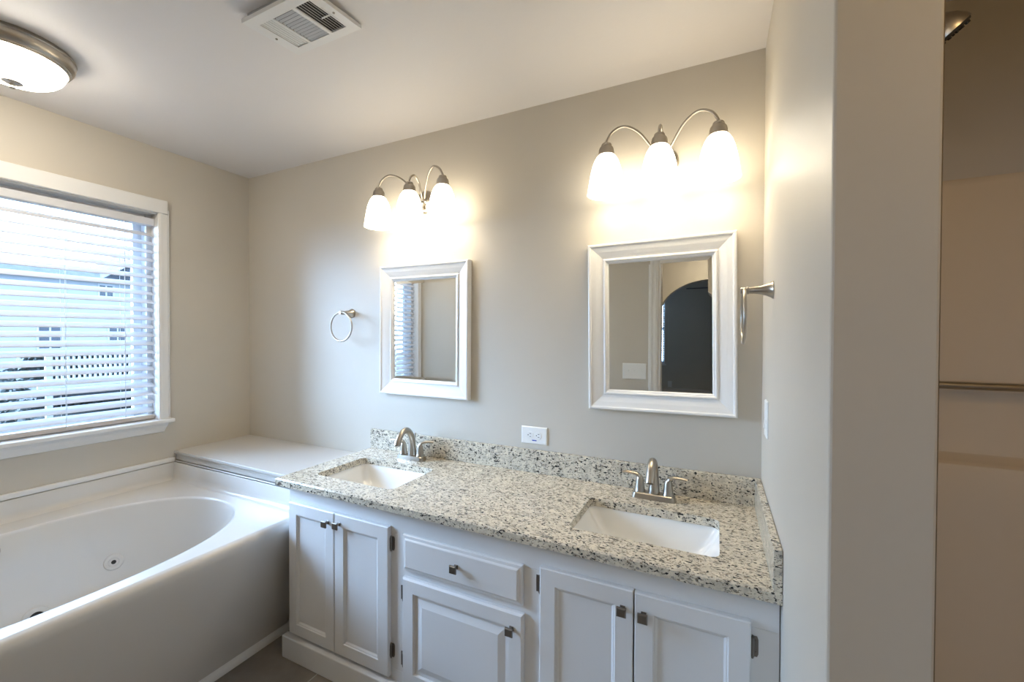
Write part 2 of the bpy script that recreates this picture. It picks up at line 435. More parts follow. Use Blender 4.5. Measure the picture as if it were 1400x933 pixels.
for yc in (.10, .52, .90, 1.13):
    m = MB()
    for dx in (-.026, .026): m.tube([(BX+dx, yc, WZ0+.02), (BX+dx, yc, WZ1-.03)], .0009, n=6)
    m.tube([(BX, yc+.012, WZ0+.02), (BX, yc+.012, WZ1-.03)], .0009, n=6)
    m.build('ladder_cord', M['cord'], bl)

# ------------------------------------------------------------------ bathtub, deck and its trim
tub = thing('bathtub', 'white acrylic oval jetted bathtub under the window', 'bathtub', (-2.2, .62, 0))
RZ, TX0, TX1, TY0, TY1 = .575, XL+.006, -1.700, YF+.03, 1.333
cx, cy, ea, eb, en = -2.21, .62, .42, .63, 2.3
def se(a, b, n=96, ex=en):
    out = []
    for i in range(n):
        t = 2*pi*i/n; c, s_ = cos(t), sin(t)
        out.append((cx + a*math.copysign(abs(c)**(2/ex), c), cy + b*math.copysign(abs(s_)**(2/ex), s_)))
    return out
m = MB()
# rim plate with the oval hole
outer = [(TX0+.02, TY0+.02), (TX1-.03, TY0+.02), (TX1-.03, TY1-.02), (TX0+.02, TY1-.02)]
hole = se(ea+.012, eb+.012)
es = []; vs_o = m.verts([(x, y, RZ) for x, y in outer]); vs_h = m.verts([(x, y, RZ) for x, y in hole])
for L_ in (vs_o, vs_h): es += [m.bm.edges.new((L_[i], L_[(i+1) % len(L_)])) for i in range(len(L_))]
bmesh.ops.triangle_fill(m.bm, use_beauty=True, use_dissolve=True, edges=es)
# basin
prof = [(.012, RZ), (.006, RZ-.0015), (.002, RZ-.005), (0, RZ-.012), (-.012, RZ-.06), (-.035, RZ-.16), (-.062, RZ-.27), (-.085, RZ-.345), (-.115, RZ-.385), (-.16, RZ-.405), (-.23, RZ-.412)]
rings = []
for d, z in prof: rings.append([(x, y, z) for x, y in se(ea+d, eb+d*1.25, ex=en + min(0, d)*-1.5)])
m.loft(rings, False, True)
# rim front roll and sloping apron
pr = [(TX1-.03, RZ), (TX1-.016, RZ-.003), (TX1-.006, RZ-.010), (TX1-.001, RZ-.022), (TX1-.002, RZ-.045), (TX1-.012, RZ-.09), (-1.836, .0)]
m.loft([[(x, TY0+.0, z), (x, TY1-.0, z)] for x, z in pr], False, False, closed=False)
# raised lip along wall, deck and the near wall (coved)
def lip(seq): m.loft(seq, False, False, closed=False)
cv = [(.03, 0), (.014, .004), (.005, .013), (.001, .03), (0, .088), (-.001, .0905), (-.004, .0915)]
lip([[(TX0-.0+.0+d+.01, TY0+.0+d, RZ+h), (TX0+d+.01, TY1-d, RZ+h)] for d, h in cv])
lip([[(TX0+d+.01, TY1-d, RZ+h), (TX1-.03+0*d, TY1-d, RZ+h)] for d, h in cv])
lip([[(TX0+d+.01, TY0+d, RZ+h), (TX1-.03, TY0+d, RZ+h)] for d, h in cv])
m.build('tub_shell', M['tub'], tub)
def jet_at(x, y, z, nrm, name, r, hr, dark):
    q = Vector((0, 0, 1)).rotation_difference(Vector(nrm)).to_matrix()
    m = MB(); m.lathe([(r, -.004), (r, .004), (r*.9, .008), (r*.55, .009), (r*.5, .006), (hr, .006)], (x, y, z), n=28, mtx=q, cap1=False)
    o = m.build(name, M['tub'] if not dark else M['nickel'], tub)
    m = MB(); m.lathe([(hr, .0065), (hr*.5, .0066)], (x, y, z), n=16, mtx=q, cap0=False); m.build('opening', M['slot'], o)
jet_at(-2.527, .957, .335, (.91, -.36, .2), 'jet', .036, .009, False)
jet_at(-2.612, .602, .520, (.97, 0, .22), 'overflow_cover', .030, .012, True)
jet_at(-2.542, .71, .215, (.95, 0, .3), 'suction_grille', .045, .028, False)

deck = thing('tub_deck', 'white board deck in the corner at the end of the bathtub', 'deck', (-2.25, 1.56, 0))
XV0 = -1.678   # vanity left side
m = MB(); m.box(XL+.001, XV0-.002, 1.346-.006, D-.001, .712, .728, bev=.003, seg=2); m.build('top_board', M['deck'], deck)
m = MB(); m.box(XL+.001, XV0-.002, 1.352, 1.366, RZ+.10, .712); m.box(XL+.001, XV0-.002, 1.340, 1.352, RZ+.092, .672, bev=.002)
m.box(XL+.03, XV0-.01, 1.37, D-.01, 0.001, .70)
m.build('front_board', M['deck'], deck)
m = MB(); m.box(XL+.0005, XL+.020, YF+.001, 1.338, RZ+.094, .694, bev=.004, seg=2); o = m.build('trim_1', M['trim']); o['kind'] = 'structure'
m = MB()   # quarter round at the foot of the tub
rings = []
for yy in (YF+.002, 1.345): rings.append([(-1.836, yy, 0)] + [(-1.836 + .026*cos(a), yy, .030*sin(a)) for a in [pi/2*i/6 for i in range(7)]])
m.loft(rings); o = m.build('trim_2', M['trim']); o['kind'] = 'structure'

# ------------------------------------------------------------------ vanity cabinet
FY, DY = 1.236, 1.217        # face frame, door front
van = thing('vanity_cabinet', 'long white double vanity cabinet with five doors and one drawer', 'vanity', (-.76, 1.5, 0))
m = MB(); m.box(XV0, XV0+.016, FY+.018, D-.002, .03, .7455); m.box(XR-.018, XR-.002, FY+.018, D-.002, .03, .7455)
m.box(XV0+.016, XR-.018, FY+.018, D-.002, .09, .106); m.box(XV0+.016, XR-.018, D-.012, D-.002, .106, .7455)
m.build('carcass', M['vanity'], van)
m = MB()
ztop, zbot = .7455, .078
m.box(XV0, XR-.002, FY, FY+.018, .684-.03, ztop, bev=.001)      # top rail
m.box(XV0, XR-.002, FY, FY+.018, zbot, .135, bev=.001)          # bottom rail
for xa, xb in ((XV0, -1.64), (-1.115, -1.02), (-.57, -.475), (.065, XR-.002)): m.box(xa, xb, FY, FY+.018, .135, .654)
m.box(-1.02, -.57, FY, FY+.018, .49, .55)
m.build('face_frame', M['vanity'], van)
m = MB(); m.box(XV0-.012, XR-.002, 1.204, 1.236, 0.0, .0945, bev=.004, seg=2); m.build('plinth', M['vanity'], van)

def knob(x, z, y, parent):
    m = MB()
    m.box(x-.0075, x+.0075, y-.003, y, z-.0075, z+.0075, bev=.001)
    m.lathe([(.0055, 0), (.0048, -.008), (.0055, -.016)], (x, y-.002, z), axis='Y', n=12)
    # square head, slightly dished sides
    s = .0135; yh = y-.027
    m.rect_sweep(x-s, x+s, z-s, z+s, [(.003, yh+.010), (0, yh+.007), (0, yh+.003), (.002, yh+.0005), (.004, yh)])
    return m.build('knob', M['dark_nickel'], parent)
def hinge(x, z, side, parent):
    """exposed hinge: barrel beside the door edge and a leaf on the face frame, with finial tips"""
    m = MB()
    xe = x + side*.004
    m.lathe([(.0, -.031), (.0028, -.029), (.0020, -.0265), (.0042, -.025), (.0042, .025), (.0020, .0265), (.0028, .029), (.0, .031)], (xe, FY-.006, z), n=10, cap0=False, cap1=False)
    xa, xb = sorted((xe+side*.002, xe+side*.0135))
    outl = [(xa, -.026), (xb-.003*(side > 0), -.026), (xb, -.018 if side > 0 else -.026), (xb, .018 if side > 0 else .026), (xb-.003*(side > 0), .026), (xa, .026)]
    m.loft([[(px, FY-.0025, z+pz) for px, pz in outl], [(px, FY-.0004, z+pz) for px, pz in outl]], smooth=False)
    for dz in (-.015, .015): m.lathe([(.0028, 0), (.0022, -.0015)], ((xa+xb)/2, FY-.0025, z+dz), axis='Y', n=8)
    xa, xb = sorted((xe-side*.002, xe-side*.012))
    m.box(xa, xb, FY-.009, FY-.006, z-.02, z+.02)
    return m.build('hinge', M['dark_nickel'], parent)
shaker = lambda y, s: [(0, y+.018), (0, y+.003), (.003, y), (s, y), (s+.003, y+.0035), (s+.006, y+.004), (s+.011, y+.008), (s+.013, y+.0085)]
def door(x0, x1, z0, z1, prof, kx, kz, hs=None, hz=()):
    m = MB(); m.rect_sweep(x0, x1, z0, z1, prof); d = m.build('door', M['vanity'], van)
    knob(kx, kz, DY, d)
    for z in hz: hinge(x1 if hs > 0 else x0, z, hs, d)
    return d
DZ0, DZ1 = .108, .677
door(-1.660, -1.3885, DZ0, DZ1, shaker(DY, .047), -1.420, .635, -1, ())
door(-1.3855, -1.104, DZ0, DZ1, shaker(DY, .050), -1.357, .640, 1, (.612, .205))
raised = [(0, DY+.018), (0, DY+.006), (.006, DY), (.050, DY), (.052, DY+.009), (.066, DY+.009), (.090, DY+.002), (.092, DY+.002)]
door(-1.038, -.549, DZ0, .506, raised, -.588, .455, -1, (.438, .19))
door(-.492, -.2075, DZ0, .676, shaker(DY, .050), -.236, .622, -1, (.614, .2))
door(-.2035, .084, DZ0, .674, shaker(DY, .050), -.178, .620, 1, (.607, .2))
m = MB(); m.rect_sweep(-1.040, -.553, .531, .663, [(0, DY+.018), (0, DY+.010), (.003, DY+.006), (.012, DY+.005), (.015, DY+.0015), (.018, DY), (.020, DY)])
d = m.build('drawer', M['vanity'], van); knob(-.800, .603, DY, d)

# ------------------------------------------------------------------ granite top
CT, CB, CY0, CX0 = .776, .746, 1.200, -1.724
ct = thing('countertop', 'cream granite vanity top with black specks and two sink cutouts', 'countertop', (-.76, 1.5, CB))
holes = [rrect(-1.612, -1.172, 1.312, 1.605, .028), rrect(-.432, .012, 1.312, 1.592, .028)]
outer = [(CX0, CY0), (XR-.001, CY0), (XR-.001, D-.001), (CX0, D-.001)]
MB().slab(outer, holes, CB, CT, ease=.005).build('slab', M['granite'], ct)
MB().box(CX0, XR-.001, D-.021, D-.001, CT, CT+.103, bev=.0015).build('backsplash', M['granite'], ct)
MB().box(XR-.021, XR-.001, CY0+.002, D-.021, CT, CT+.103, bev=.0015).build('side_splash', M['granite'], ct)

def make_sink(x0, x1, y0, y1, label):
    t = thing('sink', label, 'sink', ((x0+x1)/2, (y0+y1)/2, CB-.15), 'undermount sinks in the granite top')
    m = MB(); cxs, cys = (x0+x1)/2, (y0+y1)/2
    hx, hy = (x1-x0)/2+.004, (y1-y0)/2+.004
    pr = [(1.06, 1.08, 0), (1.0, 1.0, 0), (.985, .975, -.006), (.93, .93, -.03), (.84, .85, -.062), (.70, .73, -.092), (.52, .56, -.113), (.32, .36, -.124), (.12, .14, -.128)]
    rings = []
    for sx, sy, dz in pr:
        r = max(.02, .03*min(sx, 1))
        a = min(hx*sx, hy*sy)*.98
        rings.append([(x, y, CB-.0005+dz) for x, y in rrect(cxs-hx*sx, cxs+hx*sx, cys-hy*sy, cys+hy*sy, min(a, .03+.02*(1-sx)), 6)])
    m.loft(rings, False, True)
    m.build('bowl', M['ceramic'], t)
    m = MB(); m.lathe([(.022, -.004), (.022, .0015), (.018, .003), (.012, .002), (.010, .004), (.002, .005)], (cxs, cys, CB-.128), n=24); m.build('drain', M['nickel'], t)
    return t
make_sink(-1.612, -1.172, 1.312, 1.605, 'white rectangular undermount sink below the smaller mirror, nearest the bathtub')
make_sink(-.432, .012, 1.312, 1.592, 'white rectangular undermount sink below the larger mirror, nearest the granite side splash')

# ------------------------------------------------------------------ faucets
def make_faucet(label):
    t = thing('faucet', label, 'faucet', (0, 0, 0), 'brushed nickel faucets on the vanity')
    m = MB()
    for_ring = lambda sx, sy, z: [(x, y, z) for x, y in rrect(-sx, sx, -sy, sy, sy*.62, 6)]
    m.loft([for_ring(.0795, .0265, 0), for_ring(.0795, .0265, .004), for_ring(.0755, .0235, .019), for_ring(.072, .0205, .0215)])
    m.build('base_plate', M['nickel'], t)
    m = MB()
    path = catmull([(0, .004, .018), (0, .004, .05), (0, .003, .088), (0, -.006, .122), (0, -.028, .148), (0, -.056, .152), (0, -.082, .138), (0, -.100, .112), (0, -.108, .092)], 5)
    rr = lerp_list([.0225, .0190, .0165, .0152, .0148, .0148, .0150, .0158, .0168], len(path))
    m.tube(path, rr, n=20); m.lathe([(.012, 0), (.011, -.003)], path[-1], n=14)
    m.build('spout', M['nickel'], t)
    for s in (-1, 1):
        m = MB()
        m.lathe([(.0205, .020), (.0205, .024), (.0185, .028), (.0165, .05), (.0140, .068), (.011, .078), (.006, .083)], (s*.052, 0, 0), n=24)
        p = catmull([(s*.050, 0, .070), (s*.056, -.001, .083), (s*.075, -.003, .090), (s*.100, -.006, .0915), (s*.119, -.008, .0885)], 5)
        m.tube(p, lerp_list([.012, .0125, .0110, .0095, .0080], len(p)), n=12, flat=.55)
        m.build('handle', M['nickel'], t)
    m = MB(); m.tube([(0, .024, .018), (0, .026, .105), (.001, .028, .118)], .0022, n=8); m.tube([(0, .026, .10), (.001, .029, .126)], [.003, .0046], n=10)
    m.build('lift_rod', M['nickel'], t)
    return t
f1 = make_faucet('nickel two-handle faucet behind the sink nearest the bathtub'); f1.location = (-1.378, 1.690, CT)
f2 = copy_tree(f1, (-.213, 1.690, CT), 'nickel two-handle faucet behind the sink under the larger mirror')

for hnd in [c for c in f1.children if c.name.startswith('handle')]:    # this faucet's right lever is turned a little towards the wall
    if max(v.co.x for v in hnd.data.vertices) > .1:
        hnd.rotation_euler = (0, 0, rad(32)); hnd.location = Vector((.052, 0, 0)) - Matrix.Rotation(rad(32), 3, 'Z') @ Vector((.052, 0, 0))

# ------------------------------------------------------------------ mirrors
def make_mirror(x0, x1, z0, z1, label, roll):
    fw = .0835; xc, zc = (x0+x1)/2, (z0+z1)/2; y = D
    t = thing('wall_mirror', label, 'mirror', (xc, D, z0), 'white framed mirrors over the sinks')
    m = MB()
    pr = [(0, y-.002), (0, y-.028), (.002, y-.033), (.006, y-.035), (.011, y-.034), (.014, y-.030), (.020, y-.0285), (.034, y-.0255), (.048, y-.021), (.060, y-.0165),
          (.064, y-.0160), (.0645, y-.0205), (.068, y-.0225), (.072, y-.0215), (.0755, y-.017), (.079, y-.0165), (.0825, y-.013), (fw, y-.008)]
    m.rect_sweep(x0, x1, z0, z1, pr, cap=False)
    m.build('frame', M['mirror_frame'], t)
    m = MB(); m.rect_sweep(x0+fw-.004, x1-fw+.004, z0+fw-.004, z1-fw+.004, [(0, y-.003), (0, y-.0088), (.018, y-.0100)])
    m.build('mirror_glass', M['mirror'], t)
    t.rotation_euler = (0, roll, 0)
    return t
make_mirror(-1.648, -1.087, 1.083, 1.768, 'smaller-looking white framed mirror nearest the window, over the sink by the bathtub', .004)
make_mirror(-.487, .071, 1.094, 1.784, 'white framed mirror near the wall corner, reflecting the arched doorway', rad(-.7))

# ------------------------------------------------------------------ three-lamp wall lights
def make_light(label):
    t = thing('wall_light', label, 'wall light', (0, 0, 0), 'three-shade nickel wall lights')
    m = MB()   # oval back plate, seated on the wall (y = 0)
    m.lathe([(.058, 0), (.058, -.006), (.054, -.012), (.040, -.017), (.024, -.020), (.018, -.030), (.012, -.034)], (0, 0, 2.085), axis='Y', n=36)
    m.lathe([(.011, 0), (.016, -.012), (.011, -.022), (.006, -.03), (.009, -.036), (.004, -.045)], (0, -.03, 2.083), n=18)
    m.build('back_plate', M['nickel'], t)
    for x in (-.1965, 0, .1965):
        m = MB()
        if x: p = catmull([(x*.04, -.020, 2.088), (x*.16, -.045, 2.125), (x*.40, -.085, 2.185), (x*.66, -.115, 2.208), (x*.88, -.128, 2.190), (x*.985, -.130, 2.160), (x, -.130, 2.142)], 6)
        else: p = catmull([(0, -.026, 2.09), (0, -.040, 2.125), (0, -.058, 2.168), (0, -.088, 2.193), (0, -.116, 2.182), (0, -.129, 2.160), (0, -.130, 2.142)], 6)
        m.tube(p, .0052, n=12); m.build('arm', M['nickel'], t)
        m = MB()
        m.lathe([(.008, 2.150), (.017, 2.147), (.0195, 2.143), (.0195, 2.137), (.022, 2.135), (.0265, 2.130), (.029, 2.120), (.030, 2.108), (.0315, 2.106), (.0315, 2.102), (.024, 2.101)], (x, -.13, 0), n=30)
        m.build('socket_cap', M['nickel'], t)
        m = MB()
        out = [(.0275, 2.104), (.036, 2.096), (.0455, 2.080), (.0535, 2.058), (.0600, 2.030), (.0655, 1.998), (.0695, 1.970), (.0725, 1.950)]
        m.lathe(out + [(.0705, 1.9495)] + [(r-.003, z) for r, z in reversed(out)], (x, -.13, 0), n=40, cap0=False, cap1=False)
        sh = m.build('lamp_shade', M['shade'], t)
        m = MB(); m.lathe([(.012, 2.10), (.013, 2.075), (.022, 2.055), (.0285, 2.030), (.0285, 2.010), (.022, 1.992), (.010, 1.982), (.002, 1.980)], (x, -.13, 0), n=20)
        m.build('bulb', M['glassbulb'], sh)
    return t
l1 = make_light('three-shade nickel wall light above the mirror nearest the window'); l1.location = (-1.362, D, 0)
l2 = copy_tree(l1, (-.198, D, 0), 'three-shade nickel wall light above the mirror in the wall corner')

# ------------------------------------------------------------------ towel rings
def make_ring(label, flip):
    t = thing('towel_ring', label, 'towel ring', (0, 0, 0), 'nickel towel rings')
    m = MB()   # post along -Y from the wall at y = 0
    m.lathe([(.0265, 0), (.0265, -.003), (.0235, -.006), (.0175, -.018), (.0130, -.032), (.0105, -.048), (.0098, -.062), (.0115, -.064), (.0115, -.068), (.0095, -.070), (.0095, -.084), (.0085, -.086)], (0, 0, 0), axis='Y', n=28)
    m.build('post', M['nickel'], t)
    m = MB(); m.tube([Vector((.0805*sin(a), -.077, -.078 - .0*a + .0805*cos(a))) for a in [2*pi*i/56 for i in range(56)]], .0052, n=12, closed=True)
    m.build('ring', M['nickel'], t)
    return t
r1 = make_ring('nickel towel ring on the wall between the window corner and the smaller mirror', 0); r1.location = (-1.885, D, 1.523)
r2 = copy_tree(r1, (XR, 1.465, 1.537), 'nickel towel ring on the side wall of the partition, beside the larger mirror')
r2.rotation_euler = (0, 0, -pi/2)

# ------------------------------------------------------------------ outlet and switches
t = thing('outlet', 'white duplex outlet above the granite backsplash', 'outlet', (-.7475, D, .90))
x0, x1, z0, z1 = -.811, -.684, .903, .982
MB().rect_sweep(x0, x1, z0, z1, [(0, D-.0005), (0, D-.003), (.003, D-.006), (.006, D-.0065)]).build('cover_plate', M['plastic'], t)
for xc in (-.768, -.727):
    m = MB(); m.lathe([(.0168, -.0065), (.0168, -.0078), (.0158, -.0085)], (xc, D, .9435), axis='Y', n=24); rc = m.build('receptacle', M['plastic'], t)
    m = MB()
    for dz in (-.0065, .0065): m.box(xc-.0015, xc+.0065, D-.0088, D-.0084, .9435+dz-.0011, .9435+dz+.0011)
    m.lathe([(.0026, -.0084), (.0022, -.0088)], (xc-.008, D, .9435), axis='Y', n=10); m.build('slots', M['slot'], rc)
MB().box(-.757, -.735, D-.0072, D-.0064, .9175, .9225).build('sticker', M['sticker'], t)

t = thing('light_switch', 'white switch plate on the partition side wall below the towel ring', 'switch', (XR, 1.592, 1.065))
m = MB(); rings = [[(XR-d, 1.557+i, 1.072+i), (XR-d, 1.627-i, 1.072+i), (XR-d, 1.627-i, 1.190-i), (XR-d, 1.557+i, 1.190-i)] for i, d in ((0, .0005), (0, .003), (.003, .006), (.006, .0065))]
m.loft(rings, smooth=False); m.build('cover_plate', M['plastic'], t)
m = MB(); m.box(XR-.0078, XR-.006, 1.577, 1.607, 1.098, 1.164, bev=.0008)
m.loft([[(XR-.0105, 1.580, 1.101), (XR-.0105, 1.604, 1.101), (XR-.0078, 1.604, 1.131), (XR-.0078, 1.580, 1.131)], [(XR-.007, 1.580, 1.101), (XR-.007, 1.604, 1.101), (XR-.007, 1.604, 1.131), (XR-.007, 1.580, 1.131)]], smooth=False)
m.build('rocker', M['plastic'], t)

t = thing('switch_plate', 'white three-gang switch plate reflected in the larger mirror', 'switch', (-.615, YF, 1.06))
sx0, sx1, sz0, sz1 = -.712, -.522, 1.04, 1.172
m = MB(); rings = [[(sx0+i, YF+d, sz0+i), (sx1-i, YF+d, sz0+i), (sx1-i, YF+d, sz1-i), (sx0+i, YF+d, sz1-i)] for i, d in ((0, .0005), (0, .003), (.003, .006), (.006, .0065))]
m.loft(rings, smooth=False); m.build('cover_plate', M['plastic'], t)
for k in range(3):
    xc = (sx0+sx1)/2 + (k-1)*.047; zc = (sz0+sz1)/2
    m = MB(); m.box(xc-.005, xc+.005, YF+.006, YF+.0075, zc-.012, zc+.012, bev=.0005); m.box(xc-.004, xc+.004, YF+.006, YF+.017, zc+.001, zc+.009, bev=.001); m.build('toggle', M['plastic'], t)

# ------------------------------------------------------------------ ceiling lamp
cl = thing('ceiling_light', 'round nickel flush ceiling light with a glowing glass dome near the window', 'ceiling light', (0, 0, 0), 'flush ceiling lights')
c0 = (0, 0, 0)
m = MB(); m.lathe([(.150, CZ), (.158, CZ-.002), (.160, CZ-.008), (.163, CZ-.010), (.165, CZ-.016), (.162, CZ-.020), (.163, CZ-.024), (.160, CZ-.040), (.152, CZ-.052), (.150, CZ-.053), (.149, CZ-.057), (.146, CZ-.058), (.145, CZ-.062), (.141, CZ-.063), (.138, CZ-.056), (.138, CZ-.01)], c0, n=64, cap1=False)
m.build('rim', M['nickel'], cl)
m = MB(); rings = []
for r, z in [(.139, -.050), (.139, -.062), (.135, -.076), (.126, -.092), (.112, -.106), (.092, -.118), (.068, -.126), (.040, -.131), (.012, -.133)]:
    rings.append([(c0[0] + (r - .0012*(k % 2)*(r > .03))*cos(2*pi*k/96), c0[1] + (r - .0012*(k % 2)*(r > .03))*sin(2*pi*k/96), CZ+z) for k in range(96)])
m.loft(rings, False, True); m.build('glass_dome', M['dome'], cl)
m = MB(); m.lathe([(.026, -.1325), (.027, -.136), (.020, -.140), (.009, -.143), (.007, -.147), (.0085, -.150), (.0085, -.155), (.005, -.159), (.001, -.160)], (0, 0, CZ), n=24); m.build('finial', M['nickel'], cl)
cl.location = (-2.29, .595, 0)
for loc, lb, mk in (((.74, .32, 0), 'added round nickel flush ceiling light, out of view, lighting the shower', 'shower_fill'), ((-.1, -1.4, 0), 'added round nickel flush ceiling light, out of view in the hall, lighting the arch', 'hall_fill')):  # two unseen fixtures added to light the shower and the arch wall
    c2 = copy_tree(cl, loc, lb)
    for ch in c2.children:
        if ch.name.startswith('glass_dome'): ch.material_slots[0].link = 'OBJECT'; ch.material_slots[0].material = M[mk]

# ------------------------------------------------------------------ ceiling air register
va, vb, vc, vd = -1.392, -1.082, .858, 1.065
vt = thing('air_vent', 'white three-way louvered air register hanging slightly loose from the ceiling', 'vent', ((va+vb)/2, vd, CZ))
S1, S2, S3 = (-1.352, -1.298), (-1.286, -1.196), (-1.184, -1.118); vy0, vy1 = .892, 1.034
def R4(a, b): return [(a[0], b[0]), (a[1], b[0]), (a[1], b[1]), (a[0], b[1])]
m = MB(); m.slab(R4((va, vb), (vc, vd)), [R4(S1, (vy0, vy1)), R4(S2, (vy0, vy1)), R4(S3, (vy0, vy1))], CZ-.014, CZ-.0095)
m.box(va, va+.002, vc, vd, CZ-.0095, CZ-.002); m.box(vb-.002, vb, vc, vd, CZ-.0095, CZ-.002); m.box(va, vb, vd-.002, vd, CZ-.0095, CZ-.002); m.box(va, vb, vc, vc+.002, CZ-.0095, CZ-.002)
o1 = m.build('face_plate', M['vent'], vt)
m = MB()
def louvre(m, x0, x1, y0, y1, axis, ang, wd=.013):
    cxl, cyl = (x0+x1)/2, (y0+y1)/2
    if axis == 'Y': m.box(-wd/2, wd/2, -(y1-y0)/2, (y1-y0)/2, -.0006, .0006, mtx=Matrix.Translation((cxl, cyl, CZ-.010)) @ Matrix.Rotation(ang, 4, 'Y'))
    else: m.box(-(x1-x0)/2, (x1-x0)/2, -wd/2, wd/2, -.0006, .0006, mtx=Matrix.Translation((cxl, cyl, CZ-.010)) @ Matrix.Rotation(ang, 4, 'X'))
for k in range(6):
    x = S1[0] + (S1[1]-S1[0])*k/5; louvre(m, x, x, vy0, vy1, 'Y', rad(-12), .0070)
for k in range(7):
    x = S3[0] + (S3[1]-S3[0])*k/6; louvre(m, x, x, vy0, vy1, 'Y', rad(38), .011)
for k in range(12):
    y = vy0 + (vy1-vy0)*k/11; louvre(m, S2[0], S2[1], y, y, 'X', rad(-35), .0080)
o2 = m.build('louvers', M['vent'], vt)
m = MB(); m.slab(R4((va+.012, vb-.012), (vc+.014, vd-.012)), [R4((va+.022, vb-.022), (vc+.024, vd-.022))], CZ-.0005, CZ+.085)
m.build('duct_collar', M['duct_metal'], vt)
m = MB(); m.box(-1.1135, -1.1105, .93, 1.0, CZ-.0155, CZ-.0135); m.box(-1.150, -1.112, .962, .966, CZ-.018, CZ-.0135, bev=.001); m.build('damper_lever', M['vent'], vt)
for xs in (-1.372, -1.098):
    m = MB(); m.lathe([(.004, CZ-.014), (.0035, CZ-.0165), (.001, CZ-.017)], (xs, .965, 0), n=10); m.build('screw', M['brass'], vt)
vt.rotation_euler = (rad(5.5), 0, 0)
# dark sheet on the ceiling, standing in for the shade inside the duct
struct('ceiling_duct_shade', MB().box(va+.02, vb-.02, vc+.03, vd-.02, CZ-.0006, CZ-.0002), M['duct'])

# ------------------------------------------------------------------ shower
sh = thing('shower_surround', 'tan fibreglass shower surround with a moulded ledge behind the partition', 'shower', (.73, 1.3, 0))
m = MB(); sx0, sx1, sy1, sy0 = XP+.002, XE-.002, D-.002, .80
pr = [(.0, 1.882), (.012, 1.882), (.016, 1.876), (.018, 1.86), (.018, 1.065), (.024, 1.045), (.040, 1.034), (.066, 1.028), (.080, 1.020), (.086, 1.005), (.090, .9), (.100, .12), (.112, .085), (.15, .07), (.30, .06)]
m.loft([[(sx0+min(o_, .012), sy0, z), (sx0+min(o_, .012), sy1-o_, z), (sx1-o_, sy1-o_, z), (sx1-o_, sy0, z)] for o_, z in pr], False, False, closed=False)
m.box(sx0, sx1, .78, .80, 0, .10, bev=.004); m.box(sx0+.28, sx1-.28, .80, sy1-.28, .045, .060)
m.build('panels', M['surround'], sh)
g = thing('grab_bar', 'straight nickel grab bar across the back of the shower', 'grab bar', (.73, D-.02, 1.253))
m = MB(); m.tube([(XP+.075, D-.064, 1.253), (XE-.075, D-.064, 1.253)], .0115, n=18)
for xs in (XP+.085, XE-.085): m.tube([(xs, D-.064, 1.253), (xs, D-.021, 1.253)], .009, n=14)
m.build('bar', M['nickel'], g)
for xs in (XP+.085, XE-.085):
    m = MB(); m.lathe([(.036, 0), (.036, -.004), (.030, -.009), (.012, -.011)], (xs, D-.0205, 1.253), axis='Y', n=24); m.build('flange', M['nickel'], g)
s = thing('showerhead', 'nickel bell shower head on the far side of the partition', 'shower head', (XP, 1.09, 2.04))
m = MB(); m.lathe([(.03, 0), (.028, .004), (.014, .010)], (XP+.0005, 1.09, 2.05), axis='X', n=20); m.build('escutcheon', M['nickel'], s)
hp = Vector((XP+.078, 1.09, 2.016))
m = MB(); m.tube(catmull([(XP, 1.09, 2.05), (XP+.035, 1.09, 2.050), (XP+.064, 1.09, 2.036), tuple(hp)], 5), .0095, n=12); m.build('shower_arm', M['nickel'], s)
q = Vector((0, 0, -1)).rotation_difference(Vector((.66, .16, -.73))).to_matrix()
m = MB(); m.lathe([(.012, .004), (.016, -.004), (.015, -.012), (.024, -.022), (.037, -.038), (.0435, -.052), (.0445, -.060)], tuple(hp), n=32, mtx=q); m.build('bell', M['nickel'], s)
m = MB(); m.lathe([(.0425, -.0602), (.041, -.064), (.03, -.066), (.002, -.066)], tuple(hp), n=32, mtx=q)
for k in range(20):
    for rr_ in (.036, .024):
        a = 2*pi*k/20; p = q @ Vector((rr_*cos(a), rr_*sin(a), -.065)) + hp; m.lathe([(.0026, 0), (.0018, -.004)], tuple(p), n=6, mtx=q)
m.build('spray_face', M['duct'], s)

# ------------------------------------------------------------------ bedroom things seen in the mirror
t = thing('outlet', 'small white outlet low on the dark bedroom wall seen in the larger mirror', 'outlet', (-.80, BY, .43))
MB().box(-.835, -.765, BY, BY+.006, .43, .545, bev=.002).build('cover_plate', M['plastic'], t)
t = thing('ceiling_fan', 'dark bladed ceiling fan in the bedroom behind the arch, seen in the larger mirror', 'fan', (.2, -3.9, CZ))
m = MB(); m.lathe([(.07, CZ), (.07, CZ-.03), (.02, CZ-.05), (.013, CZ-.06), (.013, CZ-.18), (.09, CZ-.20), (.11, CZ-.24), (.11, CZ-.28), (.07, CZ-.32), (.01, CZ-.33)], (.2, -3.9, 0), n=28); m.build('motor', M['fan'], t)
for k in range(5):
    m = MB(); mt = Matrix.Translation((.2, -3.9, CZ-.27)) @ Matrix.Rotation(pi + .05 + 2*pi*k/5, 4, 'Z') @ Matrix.Rotation(.2, 4, 'X')
    m.box(.10, .20, -.02, .02, -.003, .003, mtx=mt)
    rr2 = rrect(.18, .66, -.065, .065, .05, 5); m.loft([[mt @ Vector((x, y, .004)) for x, y in rr2], [mt @ Vector((x, y, .012)) for x, y in rr2]], smooth=False); m.build('blade', M['fan'], t)

